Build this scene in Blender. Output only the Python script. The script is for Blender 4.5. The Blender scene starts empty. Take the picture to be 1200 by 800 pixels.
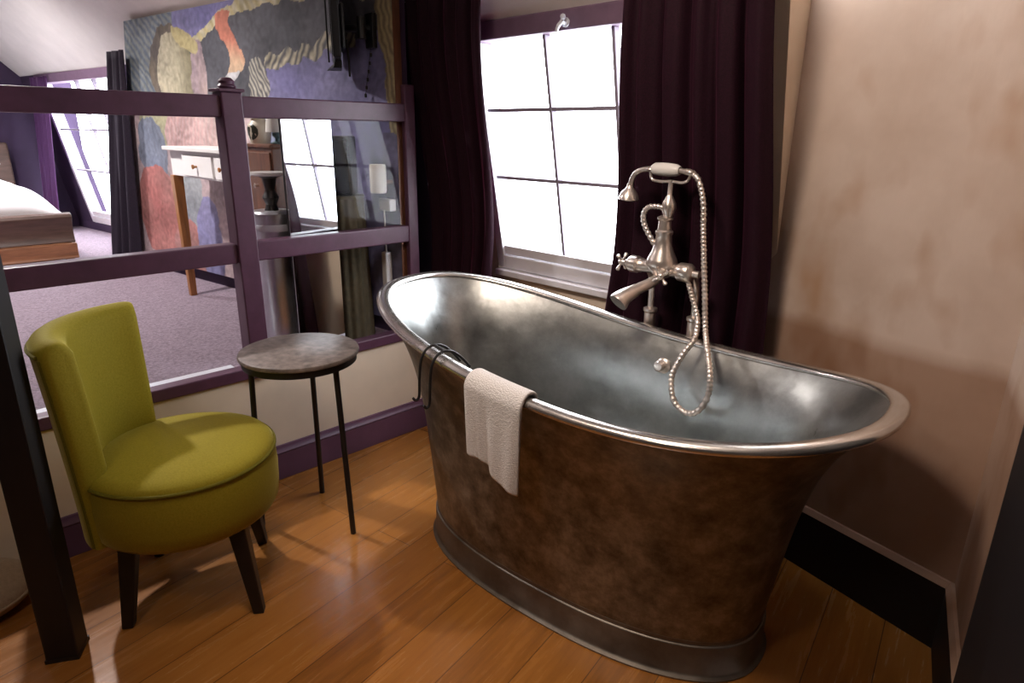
import bpy, bmesh, math, random
from mathutils import Vector, Matrix, noise
random.seed(4)
S = bpy.context.scene
COL = S.collection
PI = math.pi

# ------------------------------------------------------------------ helpers
class MB:
    def __init__(s): s.v = []; s.f = []
    def add(s, vs, fs):
        o = len(s.v); s.v += [tuple(p) for p in vs]; s.f += [tuple(i + o for i in f) for f in fs]; return s
    def box(s, lo, hi, m=None):
        (a, b, c), (d, e, g) = lo, hi
        vs = [Vector(p) for p in ((a,b,c),(d,b,c),(d,e,c),(a,e,c),(a,b,g),(d,b,g),(d,e,g),(a,e,g))]
        if m is not None: vs = [m @ p for p in vs]
        return s.add(vs, [(0,3,2,1),(4,5,6,7),(0,1,5,4),(1,2,6,5),(2,3,7,6),(3,0,4,7)])
    def hexa(s, vs):   # 8 corners, bottom four then top four
        return s.add(vs, [(0,3,2,1),(4,5,6,7),(0,1,5,4),(1,2,6,5),(2,3,7,6),(3,0,4,7)])
    def loft(s, rings, closed=True, cap0=False, cap1=False):
        n = len(rings[0]); vs = [p for r in rings for p in r]; fs = []
        for i in range(len(rings) - 1):
            for j in range(n if closed else n - 1):
                k = (j + 1) % n
                fs.append((i*n + j, i*n + k, (i+1)*n + k, (i+1)*n + j))
        if cap0: fs.append(tuple(reversed(range(n))))
        if cap1: fs.append(tuple(range((len(rings)-1)*n, len(rings)*n)))
        return s.add(vs, fs)
    def tube(s, pts, r, n=12, caps=True, closed=False):
        P = [Vector(p) for p in pts]; R = r if isinstance(r, (list, tuple)) else [r] * len(P)
        rings = []; up = None
        for i, p in enumerate(P):
            if closed: d = P[(i+1) % len(P)] - P[i-1]
            else: d = P[min(i+1, len(P)-1)] - P[max(i-1, 0)]
            d.normalize()
            if up is None:
                up = Vector((0,0,1)) if abs(d.z) < .9 else Vector((1,0,0))
            a = (up - d * up.dot(d)); a.normalize(); b = d.cross(a); up = a
            rings.append([p + (a*math.cos(t) + b*math.sin(t)) * R[i] for t in [2*PI*k/n for k in range(n)]])
        if closed: rings.append(rings[0])
        return s.loft(rings, True, caps and not closed, caps and not closed)
    def lathe(s, prof, c=(0,0,0), axis=(0,0,1), n=32, caps=True):
        ax = Vector(axis).normalized(); q = Vector((0,0,1)).rotation_difference(ax); c = Vector(c)
        rings = [[c + q @ Vector((r*math.cos(2*PI*k/n), r*math.sin(2*PI*k/n), z)) for k in range(n)] for r, z in prof]
        return s.loft(rings, True, caps, caps)
    def build(s, name, mat, parent=None, smooth=35, bevel=0, seg=2, sub=0, solid=0):
        me = bpy.data.meshes.new(name); me.from_pydata(s.v, [], s.f)
        bm = bmesh.new(); bm.from_mesh(me)
        bmesh.ops.remove_doubles(bm, verts=bm.verts, dist=1e-6)
        bmesh.ops.recalc_face_normals(bm, faces=bm.faces)
        if smooth:
            lim = math.radians(smooth)
            for f in bm.faces: f.smooth = True
            for e in bm.edges:
                if len(e.link_faces) == 2 and e.calc_face_angle(0) > lim: e.smooth = False
        bm.to_mesh(me); bm.free(); me.materials.append(mat)
        o = bpy.data.objects.new(name, me); COL.objects.link(o)
        if parent: o.parent = parent; o.location = -parent.location if parent.type == 'EMPTY' and not parent.parent else (0,0,0)
        if solid:
            m = o.modifiers.new('Solidify', 'SOLIDIFY'); m.thickness = solid; m.offset = 0
        if bevel:
            m = o.modifiers.new('Bevel', 'BEVEL'); m.width = bevel; m.segments = seg; m.limit_method = 'ANGLE'
        if sub:
            m = o.modifiers.new('Subdivision', 'SUBSURF'); m.levels = sub; m.render_levels = sub
        return o

def thing(name, label, cat, loc, group=None):
    o = bpy.data.objects.new(name, None); COL.objects.link(o); o.location = loc; o.empty_display_size = .1
    return tag(o, label, cat, group)
def tag(o, label, cat, group=None):
    o['label'] = label; o['category'] = cat
    if group: o['group'] = group
    return o
def struct(o): o['kind'] = 'structure'; return o
def spline(pts, n=8):
    P = [Vector(p) for p in pts]; P = [2*P[0]-P[1]] + P + [2*P[-1]-P[-2]]; out = []
    for i in range(1, len(P)-2):
        a, b, c, d = P[i-1:i+3]
        for k in range(n):
            t = k/n
            out.append(.5*((2*b) + (c-a)*t + (2*a-5*b+4*c-d)*t*t + (3*b-a-3*c+d)*t**3))
    out.append(P[-2]); return out
def lerp(a, b, t): return a + (b-a)*t
def sstep(a, b, x):
    t = max(0, min(1, (x-a)/(b-a))); return t*t*(3-2*t)

# ------------------------------------------------------------------ materials
def new(name):
    m = bpy.data.materials.new(name); m.use_nodes = True
    nt = m.node_tree; return m, nt, nt.nodes['Principled BSDF']
def N(nt, t, **k):
    n = nt.nodes.new(t)
    for a, b in k.items():
        if a.startswith('in_'): n.inputs[a[3:].replace('_', ' ')].default_value = b
        else: setattr(n, a, b)
    return n
def ramp(nt, fac, stops):
    r = nt.nodes.new('ShaderNodeValToRGB'); e = r.color_ramp.elements
    while len(e) < len(stops): e.new(.5)
    for i, (p, c) in enumerate(stops): e[i].position = p; e[i].color = (*c, 1)
    nt.links.new(fac, r.inputs[0]); return r.outputs[0]
def noise_col(nt, scale, stops, detail=6, rough=.6, vec=None, stretch=None):
    tc = N(nt, 'ShaderNodeTexCoord'); src = tc.outputs['Object']
    if stretch:
        mp = N(nt, 'ShaderNodeMapping'); mp.inputs['Scale'].default_value = stretch
        nt.links.new(src, mp.inputs[0]); src = mp.outputs[0]
    n = N(nt, 'ShaderNodeTexNoise'); n.inputs['Scale'].default_value = scale
    n.inputs['Detail'].default_value = detail; n.inputs['Roughness'].default_value = rough
    nt.links.new(src, n.inputs['Vector']); return ramp(nt, n.outputs[0], stops), n.outputs[0]
def bump(nt, b, h, strength, dist=.01):
    n = N(nt, 'ShaderNodeBump'); n.inputs['Strength'].default_value = strength; n.inputs['Distance'].default_value = dist
    nt.links.new(h, n.inputs['Height']); nt.links.new(n.outputs[0], b.inputs['Normal'])
def mat(name, col, rough=.5, metal=0, var=.12, scale=30, bmp=0, sheen=0, sheen_tint=None, spec=.5, stretch=None, coat=0):
    m, nt, b = new(name)
    lo = tuple(c*(1-var) for c in col); hi = tuple(min(1, c*(1+var)) for c in col)
    c, f = noise_col(nt, scale, [(.3, lo), (.7, hi)], stretch=stretch)
    nt.links.new(c, b.inputs['Base Color'])
    b.inputs['Roughness'].default_value = rough; b.inputs['Metallic'].default_value = metal
    b.inputs['Specular IOR Level'].default_value = spec
    b.inputs['Coat Weight'].default_value = coat
    if sheen:
        b.inputs['Sheen Weight'].default_value = sheen; b.inputs['Sheen Roughness'].default_value = .35
        b.inputs['Sheen Tint'].default_value = (*(sheen_tint or col), 1)
    if bmp: bump(nt, b, f, bmp)
    return m

def wood_floor():
    m, nt, b = new('oak_planks')
    tc = N(nt, 'ShaderNodeTexCoord'); mp = N(nt, 'ShaderNodeMapping')
    mp.inputs['Rotation'].default_value = (0, 0, math.radians(-100))
    nt.links.new(tc.outputs['Object'], mp.inputs[0])
    br = N(nt, 'ShaderNodeTexBrick'); br.offset = .37
    for k, v in (('Scale', 1), ('Mortar Size', .0016), ('Mortar Smooth', .3), ('Bias', 0), ('Brick Width', 2.1), ('Row Height', .17)):
        br.inputs[k].default_value = v
    br.inputs['Color1'].default_value = (.0, .0, .0, 1); br.inputs['Color2'].default_value = (1, 1, 1, 1); br.inputs['Mortar'].default_value = (.5, .5, .5, 1)
    nt.links.new(mp.outputs[0], br.inputs['Vector'])
    mp2 = N(nt, 'ShaderNodeMapping'); mp2.inputs['Scale'].default_value = (1.2, 14, 1); nt.links.new(mp.outputs[0], mp2.inputs[0])
    n = N(nt, 'ShaderNodeTexNoise'); n.inputs['Scale'].default_value = 2.2; n.inputs['Detail'].default_value = 8; n.inputs['Roughness'].default_value = .65
    nt.links.new(mp2.outputs[0], n.inputs['Vector'])
    mix = N(nt, 'ShaderNodeMix', data_type='FLOAT'); mix.inputs['Factor'].default_value = .22
    nt.links.new(n.outputs[0], mix.inputs['A']); nt.links.new(br.outputs['Color'], mix.inputs['B'])
    c = ramp(nt, mix.outputs['Result'], [(.2, (.15, .05, .009)), (.5, (.33, .125, .024)), (.78, (.43, .18, .042))])
    m2 = N(nt, 'ShaderNodeMix', data_type='RGBA'); nt.links.new(br.outputs['Fac'], m2.inputs['Factor'])
    nt.links.new(c, m2.inputs['A']); m2.inputs['B'].default_value = (.07, .025, .008, 1)
    nt.links.new(m2.outputs['Result'], b.inputs['Base Color'])
    r = N(nt, 'ShaderNodeMapRange'); r.inputs['To Min'].default_value = .16; r.inputs['To Max'].default_value = .36
    nt.links.new(n.outputs[0], r.inputs['Value']); nt.links.new(r.outputs[0], b.inputs['Roughness'])
    bump(nt, b, n.outputs[0], .12, .004)
    return m

def limewash():
    m, nt, b = new('limewash')
    tc = N(nt, 'ShaderNodeTexCoord')
    c1, f1 = noise_col(nt, 1.6, [(.35, (.50, .37, .29)), (.6, (.64, .51, .43))], detail=5)
    c2, f2 = noise_col(nt, 2.3, [(.52, (0, 0, 0)), (.72, (1, 1, 1))], detail=3, stretch=(1.6, 1.6, .9))
    mx = N(nt, 'ShaderNodeMix', data_type='RGBA'); nt.links.new(c2, mx.inputs['Factor']); nt.links.new(c1, mx.inputs['A'])
    mx.inputs['B'].default_value = (.42, .25, .15, 1)
    # browner wash on the lower wall up to about dado height
    sep = N(nt, 'ShaderNodeSeparateXYZ'); nt.links.new(tc.outputs['Object'], sep.inputs[0])
    ad = N(nt, 'ShaderNodeMath', operation='MULTIPLY_ADD'); nt.links.new(f1, ad.inputs[0]); ad.inputs[1].default_value = .06; nt.links.new(sep.outputs['Z'], ad.inputs[2])
    dr = ramp(nt, ad.outputs[0], [(.90, (1, 1, 1)), (.955, (0, 0, 0))])
    m2 = N(nt, 'ShaderNodeMix', data_type='RGBA'); m2.blend_type = 'MULTIPLY'
    nt.links.new(dr, m2.inputs['Factor']); nt.links.new(mx.outputs['Result'], m2.inputs['A']); m2.inputs['B'].default_value = (.62, .50, .42, 1)
    nt.links.new(m2.outputs['Result'], b.inputs['Base Color']); b.inputs['Roughness'].default_value = .8
    n = N(nt, 'ShaderNodeTexNoise'); n.inputs['Scale'].default_value = 60; n.inputs['Detail'].default_value = 6
    bump(nt, b, n.outputs[0], .15, .004)
    return m

def pewter(name, stops, r0, r1, bmp=.1, scale=3.2, met=.92):
    m, nt, b = new(name)
    c, f = noise_col(nt, scale, stops, detail=9, rough=.7)
    nt.links.new(c, b.inputs['Base Color']); b.inputs['Metallic'].default_value = met
    r = N(nt, 'ShaderNodeMapRange'); r.inputs['From Min'].default_value = .3; r.inputs['From Max'].default_value = .7
    r.inputs['To Min'].default_value = r0; r.inputs['To Max'].default_value = r1
    nt.links.new(f, r.inputs['Value']); nt.links.new(r.outputs[0], b.inputs['Roughness'])
    n = N(nt, 'ShaderNodeTexNoise'); n.inputs['Scale'].default_value = 9; n.inputs['Detail'].default_value = 4
    tc = N(nt, 'ShaderNodeTexCoord'); nt.links.new(tc.outputs['Object'], n.inputs['Vector'])
    bump(nt, b, n.outputs[0], bmp, .02)
    return m

def glass_pane(name, tint=(.985, .99, 1), f0=.006, k=.2):
    m = bpy.data.materials.new(name); m.use_nodes = True; nt = m.node_tree
    nt.nodes.clear(); out = N(nt, 'ShaderNodeOutputMaterial')
    tr = N(nt, 'ShaderNodeBsdfTransparent'); tr.inputs[0].default_value = (*tint, 1)
    gl = N(nt, 'ShaderNodeBsdfGlossy'); gl.inputs['Roughness'].default_value = .0; gl.inputs['Color'].default_value = (1, 1, 1, 1)
    lw = N(nt, 'ShaderNodeLayerWeight'); lw.inputs['Blend'].default_value = .5     # facing: the same from either side
    pw = N(nt, 'ShaderNodeMath', operation='POWER'); nt.links.new(lw.outputs['Facing'], pw.inputs[0]); pw.inputs[1].default_value = 5
    fr = N(nt, 'ShaderNodeMath', operation='MULTIPLY_ADD'); nt.links.new(pw.outputs[0], fr.inputs[0]); fr.inputs[1].default_value = k; fr.inputs[2].default_value = f0
    mx = N(nt, 'ShaderNodeMixShader')
    nt.links.new(fr.outputs[0], mx.inputs[0]); nt.links.new(tr.outputs[0], mx.inputs[1]); nt.links.new(gl.outputs[0], mx.inputs[2])
    nt.links.new(mx.outputs[0], out.inputs[0]); return m

def velvet(name, lo, hi, tint, sheen=.5):
    m, nt, b = new(name)
    c, f = noise_col(nt, 180, [(.3, lo), (.7, hi)], detail=4)
    nt.links.new(c, b.inputs['Base Color']); b.inputs['Roughness'].default_value = .75
    b.inputs['Specular IOR Level'].default_value = .2
    b.inputs['Sheen Weight'].default_value = sheen; b.inputs['Sheen Roughness'].default_value = .3; b.inputs['Sheen Tint'].default_value = (*tint, 1)
    bump(nt, b, f, .2, .003); return m

def vcol_mat(name, rough=.6):
    m, nt, b = new(name); a = N(nt, 'ShaderNodeAttribute'); a.attribute_name = 'paint'
    n = N(nt, 'ShaderNodeTexNoise'); n.inputs['Scale'].default_value = 90; n.inputs['Detail'].default_value = 5
    mx = N(nt, 'ShaderNodeMix', data_type='RGBA'); mx.blend_type = 'OVERLAY'; mx.inputs['Factor'].default_value = .25
    nt.links.new(a.outputs['Color'], mx.inputs['A']); nt.links.new(n.outputs[0], mx.inputs['B'])
    nt.links.new(mx.outputs['Result'], b.inputs['Base Color']); b.inputs['Roughness'].default_value = rough
    return m

M = {}
M['oak'] = wood_floor()
M['lime'] = limewash()
M['cream'] = mat('cream_plaster', (.72, .60, .47), .8, var=.06, scale=4, bmp=.08)
M['white_plaster'] = mat('white_plaster', (.84, .79, .76), .85, var=.05, scale=5, bmp=.1)
M['dark_wall'] = mat('dark_purple_wall', (.05, .028, .07), .8, var=.2, scale=3)
M['dim_wall'] = mat('brown_wall', (.07, .05, .04), .8, var=.1, scale=3)
M['purple_paint'] = mat('purple_paint', (.095, .038, .070), .38, var=.15, scale=18, bmp=.05)
M['head_paint'] = mat('faded_mauve_paint', (.20, .125, .19), .5, var=.12, scale=14)
M['base_paint'] = mat('plum_skirting_paint', (.12, .055, .10), .4, var=.12, scale=12)
M['post_black'] = mat('black_stained_timber', (.006, .004, .006), .55, var=.3, scale=9, stretch=(6, 6, .6))
M['black_and_shaded_paint'] = mat('black_and_shaded_paint', (.006, .004, .006), .6, var=.3, scale=9)  # black of the door; also plum skirting with shade put into its colour
M['glass'] = glass_pane('partition_glass'); M['wglass'] = glass_pane('window_glass')
M['white_paint'] = mat('white_paint', (.88, .87, .92), .4, var=.03, scale=20)
M['bar_paint'] = mat('grey_mauve_paint', (.30, .26, .33), .45, var=.08, scale=20)
M['pew_out'] = pewter('aged_pewter', [(.34, (.10, .085, .065)), (.5, (.205, .175, .135)), (.66, (.35, .31, .25))], .40, .58, .14, 13, .80)
M['pew_in'] = pewter('brushed_tin', [(.3, (.24, .245, .235)), (.5, (.38, .39, .38)), (.72, (.56, .57, .57))], .26, .42, .15)
M['pew_rim'] = pewter('polished_tin', [(.3, (.55, .51, .47)), (.7, (.78, .75, .72))], .16, .3, .05)
M['pew_base'] = pewter('dull_pewter', [(.3, (.14, .12, .10)), (.7, (.27, .235, .20))], .4, .6, .15, 6)
M['nickel'] = mat('warm_nickel', (.84, .75, .69), .30, .85, var=.1, scale=25)
M['porcelain'] = mat('white_porcelain', (.86, .84, .82), .15, var=.02, scale=10)
M['olive'] = velvet('chartreuse_velvet', (.27, .215, .012), (.34, .275, .022), (.85, .78, .30), .6)
M['piping'] = velvet('olive_piping', (.13, .11, .008), (.17, .145, .012), (.6, .6, .2), .3)
M['curtain'] = velvet('aubergine_velvet', (.011, .002, .006), (.027, .004, .013), (.52, .08, .24), .26)
M['curtain2'] = velvet('dusky_violet_velvet', (.014, .012, .018), (.03, .02, .035), (.3, .25, .35), .2)
M['sheer'] = velvet('violet_curtain_cloth', (.05, .018, .065), (.085, .03, .10), (.6, .4, .7), .4)
M['towel'] = mat('white_terry', (.80, .76, .75), .95, var=.06, scale=240, bmp=.6, sheen=.3, sheen_tint=(1, 1, 1))
M['iron'] = mat('black_iron', (.012, .011, .012), .45, var=.2, scale=40)
M['stone'] = mat('mottled_stone', (.21, .17, .15), .42, var=.45, scale=28, bmp=.1)
M['leg_wood'] = mat('black_lacquered_wood', (.006, .004, .004), .45, var=.3, scale=20)
M['carpet'] = mat('mauve_carpet', (.24, .185, .225), .95, var=.42, scale=75, bmp=.8, sheen=.2, sheen_tint=(.8, .7, .85))
M['alu'] = mat('pale_metal', (.72, .74, .80), .3, var=.04, scale=20)
M['desk_white'] = mat('white_lacquer', (.82, .80, .78), .22, var=.03, scale=12)
M['desk_wood'] = mat('orange_oak', (.36, .15, .045), .4, var=.3, scale=7, stretch=(5, 5, .7))
M['bed_wood'] = mat('mid_brown_oak', (.30, .13, .06), .42, var=.3, scale=7, stretch=(5, .8, 5))
M['bed_dark'] = mat('dark_walnut', (.10, .055, .04), .45, var=.3, scale=7, stretch=(5, .8, 5))
M['linen'] = mat('white_linen', (.88, .87, .88), .9, var=.02, scale=30, bmp=.1)
M['black_plastic'] = mat('black_plastic', (.008, .008, .009), .4, var=.2, scale=40)
M['screen'] = mat('black_screen', (.006, .006, .008), .15, var=.1, scale=10)
M['olive_cloth'] = mat('olive_pleated_cloth', (.085, .065, .032), .85, var=.3, scale=40, bmp=.2)
M['ceramic'] = mat('cream_ceramic', (.74, .68, .56), .3, var=.05, scale=15)
M['teal'] = mat('teal_glaze', (.10, .17, .18), .3, var=.1, scale=15)
M['brown_wood'] = mat('brown_mahogany', (.16, .062, .032), .4, var=.35, scale=9, stretch=(5, 5, .8))
M['steel'] = mat('satin_steel', (.66, .68, .72), .3, .8, var=.08, scale=20)
M['white_plastic'] = mat('white_plastic', (.75, .73, .72), .4, var=.03, scale=20)
M['cushion'] = mat('beige_cloth', (.42, .31, .21), .9, var=.12, scale=90, bmp=.4)
M['pink_lin'] = mat('dusty_pink_paint', (.5, .36, .34), .5, var=.06, scale=12)
M['shade'] = mat('pale_lampshade', (.8, .77, .7), .8, var=.03, scale=20)
M['mirror'] = mat('silvered_mirror', (.90, .91, .90), .02, 1, var=.01, scale=3)
M['mural'] = vcol_mat('painted_canvas')
M['floral'] = vcol_mat('floral_glaze', .35)

# ------------------------------------------------------------------ room shell
def head_y(x): return .22 + (.123*x if x < 0 else 0)       # window wall at z = 1.95
ZT, ZB, TILT = 1.95, .83, .19                              # mansard: leans into the room above the sill
ZB2 = .57
def zb(x): return ZB if x > -.01 else ZB2
def wall_y(x, z): return head_y(x) + TILT*(ZT - max(z, zb(x)))
FB = .5                                                    # bedroom floor level

struct(MB().box((-.05, -3.4, -.12), (3.6, .75, 0)).build('floor', M['oak']))
struct(MB().box((-5.6, -3.4, FB-.12), (-.085, .6, FB)).build('floor_bedroom', M['carpet']))

def wall_panel(mb, x0, x1, z0, z1, th=.16):
    c = []
    for z in (z0, z1):
        for x, d in ((x0, 0), (x1, 0), (x1, th), (x0, th)): c.append((x, wall_y(x, z)+d, z))
    mb.hexa(c)
W1 = (.16, 1.295); W2 = (-5.22, -3.58); ZH = 1.955
def window_wall(name, x0, x1, op, m, zf):
    mb = MB(); a, b = op
    B = zb(x0)
    wall_panel(mb, x0, x1, zf, B)
    wall_panel(mb, x0, a, B, ZH); wall_panel(mb, b, x1, B, ZH)
    return struct(mb.build(name, m, smooth=0))
window_wall('wall_window', -.009, 1.62, W1, M['cream'], 0)
window_wall('wall_bedroom', -5.6, -.0101, W2, M['dark_wall'], FB-.1)

def make_window(name, op, cols, bars, glassm):
    a, b = op; B = zb(a); G = B + .125
    def P(x, z, d): return (x, wall_y(x, z)+d, z)
    def slab(mb, x0, x1, z0, z1, d0, d1):
        mb.hexa([P(x0,z0,d0),P(x1,z0,d0),P(x1,z0,d1),P(x0,z0,d1),P(x0,z1,d0),P(x1,z1,d0),P(x1,z1,d1),P(x0,z1,d1)])
    mb = MB(); slab(mb, a, a+.05, B+.01, 1.88, .0, .10); slab(mb, b-.05, b, B+.01, 1.88, .0, .10)
    slab(mb, a+.05, b-.05, B+.01, G-.05, -.0, .1)
    fr = struct(mb.build(name, M['white_paint'], smooth=0, bevel=.004))
    mb = MB(); slab(mb, a-.0, b+.0, 1.88, 1.955, -.012, .11); mb.build('window_head', M['head_paint'], fr, smooth=0, bevel=.006)
    mb = MB(); slab(mb, a+.05, b-.05, G-.045, G, .012, .06); mb.build('bottom_rail', M['white_paint'], fr, smooth=0, bevel=.004)
    for x in cols:
        mb = MB(); slab(mb, x-.008, x+.008, G, 1.88, .02, .055); mb.build('mullion', M['bar_paint'], fr, smooth=0, bevel=.003)
    for z in bars:
        mb = MB(); slab(mb, a+.05, b-.05, z-.008, z+.008, .022, .053); mb.build('glazing_bar', M['bar_paint'], fr, smooth=0, bevel=.003)
    mb = MB(); slab(mb, a+.05, b-.05, G, 1.88, .036, .040); mb.build('pane', glassm, fr, smooth=0)
    return fr
w1 = make_window('window_1', W1, (.599, .947), (1.595, 1.292), M['wglass'])
# sash latch on the head of the bathroom window
y0 = head_y(0)
mb = MB().lathe([(.0, 0), (.016, 0), (.018, .006), (.010, .012), (.008, .03), (0, .03)], (.755, y0-.006, 1.905), (0, -1, .1), 20)
mb.tube(spline([(.755, y0-.034, 1.905), (.745, y0-.042, 1.89), (.735, y0-.04, 1.872)]), [.008]*9+[.007]*8, 10)
mb.lathe([(0, -.011), (.008, -.008), (.011, 0), (.008, .008), (0, .011)], (.762, y0-.036, 1.922), (0, 0, 1), 16)
mb.build('sash_latch', M['alu'], w1)
w2 = make_window('window_2', W2, (-4.72+.30, -4.72+.66, -4.72+.98), (1.475, 1.1), M['wglass'])
# sills
mb = MB(); mb.box((W1[0]-.0, .405, .80), (W1[1]+.0, .46, .832)); mb.build('window_sill', M['white_paint'], w1, smooth=0, bevel=.005)

# ceiling: 45 degree slope rising from the window head, then flat
CH = 2.72
def ceil_pts(x): h = head_y(x); return [(x, h, ZH), (x, h-(CH-ZH), CH), (x, -3.4, CH)]
mb = MB()
for xs in ((-5.6, 0), (0, 1.62)):
    A = [[Vector(p) for p in ceil_pts(x)] for x in xs]
    up = Vector((0, .06, .08))
    for i in range(2):
        q = [A[0][i], A[1][i], A[1][i+1], A[0][i+1]]
        mb.hexa(q + [p+up for p in q])
mb.box((1.62, -3.4, CH), (3.6, .75, CH+.08))
struct(mb.build('ceiling', M['white_plaster'], smooth=0))

# right hand wall (slightly turned) and its return towards the camera
RA, RB = Vector((1.50, .408)), Vector((2.358, .208)); RC = Vector((2.480, -.26)); RD = Vector((3.05, -2.45))
def vwall(name, a, b, z0, z1, th, m):
    d = (b-a).normalized(); n = Vector((-d.y, d.x))*th
    c = [(a.x, a.y), (b.x, b.y), (b.x+n.x, b.y+n.y), (a.x+n.x, a.y+n.y)]
    return MB().hexa([(*p, z0) for p in c] + [(*p, z1) for p in c]).build(name, m, smooth=0)
struct(vwall('wall_right', RA, RB, 0, CH, .12, M['lime']))
struct(vwall('wall_return', RB, RC, 0, CH, .12, M['lime']))
def skirt(name, a, b, z1, m, mt, th=.018):
    d = (b-a).normalized(); n = Vector((d.y, -d.x))
    c = lambda t: [(a.x, a.y), (b.x, b.y), (b.x+n.x*t, b.y+n.y*t), (a.x+n.x*t, a.y+n.y*t)]
    o = MB().hexa([(*p, 0) for p in c(th)] + [(*p, z1-.018) for p in c(th)]).build(name, m, smooth=0)
    struct(o)
    t = MB().hexa([(*p, z1-.018) for p in c(th+.003)] + [(*p, z1) for p in c(th-.008)]).build('skirting_bead', mt, o, smooth=0)
    return o
skirt('baseboard_right', RA, RB, .238, M['black_and_shaded_paint'], M['lime'])  # same plum skirting as on the left, coloured black for its shade
skirt('baseboard_return', RB, RC, .238, M['black_and_shaded_paint'], M['lime'])  # plum skirting again, shade painted in as black

# dark door standing at the near end of the return wall
dd = (RC-RB).normalized(); nn = Vector((dd.y, -dd.x))
D0 = RC; D1 = RC + Vector((.085, -.40))
o = vwall('door_1', D0 + nn*.03, D0 + nn*.03 + dd*.86, .01, 2.12, .10, M['black_and_shaded_paint']); struct(o)
k = D0 + dd*.78 + nn*.03
MB().lathe([(.0, 0), (.022, 0), (.022, .006), (.009, .012), (.009, .04), (.024, .05), (.026, .062), (.016, .074), (0, .076)], (k.x, k.y, 1.0), (nn.x, nn.y, 0), 24).build('door_knob', M['nickel'], o)
E1 = D0 + dd*.86
struct(vwall('wall_side', E1, Vector((3.05, -3.4)), 0, CH, .12, M['dim_wall']))
struct(vwall('wall_over_door', D0, E1, 2.13, CH, .12, M['lime']))
struct(MB().box((-5.7, -3.52, 0), (3.3, -3.4, CH)).build('wall_back', M['dim_wall'], smooth=0))
struct(MB().box((-5.74, -3.4, FB-.1), (-5.6, -.05, CH)).build('wall_left', M['dark_wall'], smooth=0))

# half wall under the partition, skirting, pale channel
struct(MB().box((-.085, -3.4, 0), (-.012, .42, .50)).build('wall_partition', M['cream'], smooth=0))
mb = MB(); mb.box((-.012, -1.60, 0), (.006, .42, .125))
sk = struct(mb.build('baseboard_left', M['base_paint'], smooth=0, bevel=.003))
MB().loft([[(-.012, y, .125), (.006, y, .125), (.010, y, .131), (.006, y, .138), (.0, y, .145), (-.003, y, .158), (-.012, y, .16)] for y in (-1.60, .42)], True, True, True).build('moulding', M['base_paint'], sk, smooth=50)
struct(MB().box((-.17, -1.60, .5), (-.088, -.86, .527)).build('trim_1', M['alu'], smooth=0, bevel=.004))

# ------------------------------------------------------------------ glass partition
gp = thing('glass_partition', 'dark purple timber partition glazed in four panes between bathroom and bedroom', 'partition', (0, -.8, .5))
PT = .06
def prail(z0, z1, y0=-1.62, y1=-.0, name='rail'):
    MB().box((-PT, y0, z0), (0, y1, z1)).build(name, M['purple_paint'], gp, smooth=0, bevel=.005)
for s0, s1 in ((-1.62, -.842), (-.762, -.012)):
    prail(1.54, 1.618, s0, s1, 'top_rail'); prail(.992, 1.070, s0, s1, 'middle_rail'); prail(.503, .552, s0, s1, 'bottom_rail')
    for z0, z1 in ((.552, .992), (1.07, 1.54)):
        MB().box((-.036, s0+.004, z0), (-.030, s1-.004, z1)).build('glass_pane', M['glass'], gp, smooth=0)
MB().box((-PT-.012, -.842, .503), (.012, -.762, 1.63)).build('post', M['purple_paint'], gp, smooth=0, bevel=.005)
mb = MB(); mb.box((-PT-.02, -.85, 1.63), (.02, -.754, 1.642)); mb.lathe([(.0, 0), (.03, 0), (.034, .008), (.026, .018), (.03, .026), (.018, .038), (0, .04)], (-.024, -.802, 1.642), n=24)
mb.build('post_cap', M['purple_paint'], gp, smooth=40, bevel=.002)
MB().box((-PT-.006, -1.685, .503), (.006, -1.62, 1.63)).build('end_post', M['purple_paint'], gp, smooth=0, bevel=.005)
MB().box((-.030, -.012, .503), (.0, .045, 1.70)).build('end_post', M['purple_paint'], gp, smooth=0, bevel=.005)

# free-standing dark post at the left edge
a = math.radians(60)
m4 = Matrix.Translation((.52, -1.70, 0)) @ Matrix.Rotation(a, 4, 'Z')
dp = thing('timber_post', 'thick black timber post rising from the floor at the left edge beside the green chair', 'post', (.52, -1.70, 0))
MB().box((-.043, -.043, 0), (.043, .043, CH), m4).build('shaft', M['post_black'], dp, smooth=0, bevel=.006)
MB().box((-.0445, -.0445, 0), (.0445, .0445, .012), m4).build('foot_plate', M['iron'], dp, smooth=0)

# ------------------------------------------------------------------ bathtub
BC = Vector((1.359, -.296)); TH = .091
NB = 144
def sup(a, b, n, t):
    c, s = math.cos(t), math.sin(t)
    return a*math.copysign(abs(c)**(2/n), c), b*math.copysign(abs(s)**(2/n), s)
def tow(x, y): return (BC.x + x*math.cos(TH) - y*math.sin(TH), BC.y + x*math.sin(TH) + y*math.cos(TH))
def rim_z(t):
    c = math.copysign(abs(math.cos(t))**(2/2.45), math.cos(t))
    return .815 - .073*c + .096*c*c + .033*c**3 + .006*math.sin(t)
RA_, RB_ = .872, .416
def plan(k, t, off=0):      # k: 0 = foot of the body, 1 = rim
    xb, yb = sup(.636+off, .292+off, 2.37, t); xr, yr = sup(RA_+off, RB_+off, 2.45, t)
    return lerp(xb-.011, xr, k), lerp(yb, yr, k)
TS = [2*PI*i/NB for i in range(NB)]
bath = thing('bathtub', 'large freestanding pewter slipper bathtub with raised left end', 'bathtub', (BC.x, BC.y, 0))
def flare(h): return .42*h + .58*h**5
rings = []
for i in range(25):
    h = i/24
    rings.append([(*tow(*plan(flare(h)*.975, t, -.004)), lerp(.125, rim_z(t)-.010, h)) for t in TS])
MB().loft(rings).build('outer_shell', M['pew_out'], bath, smooth=60)
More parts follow.
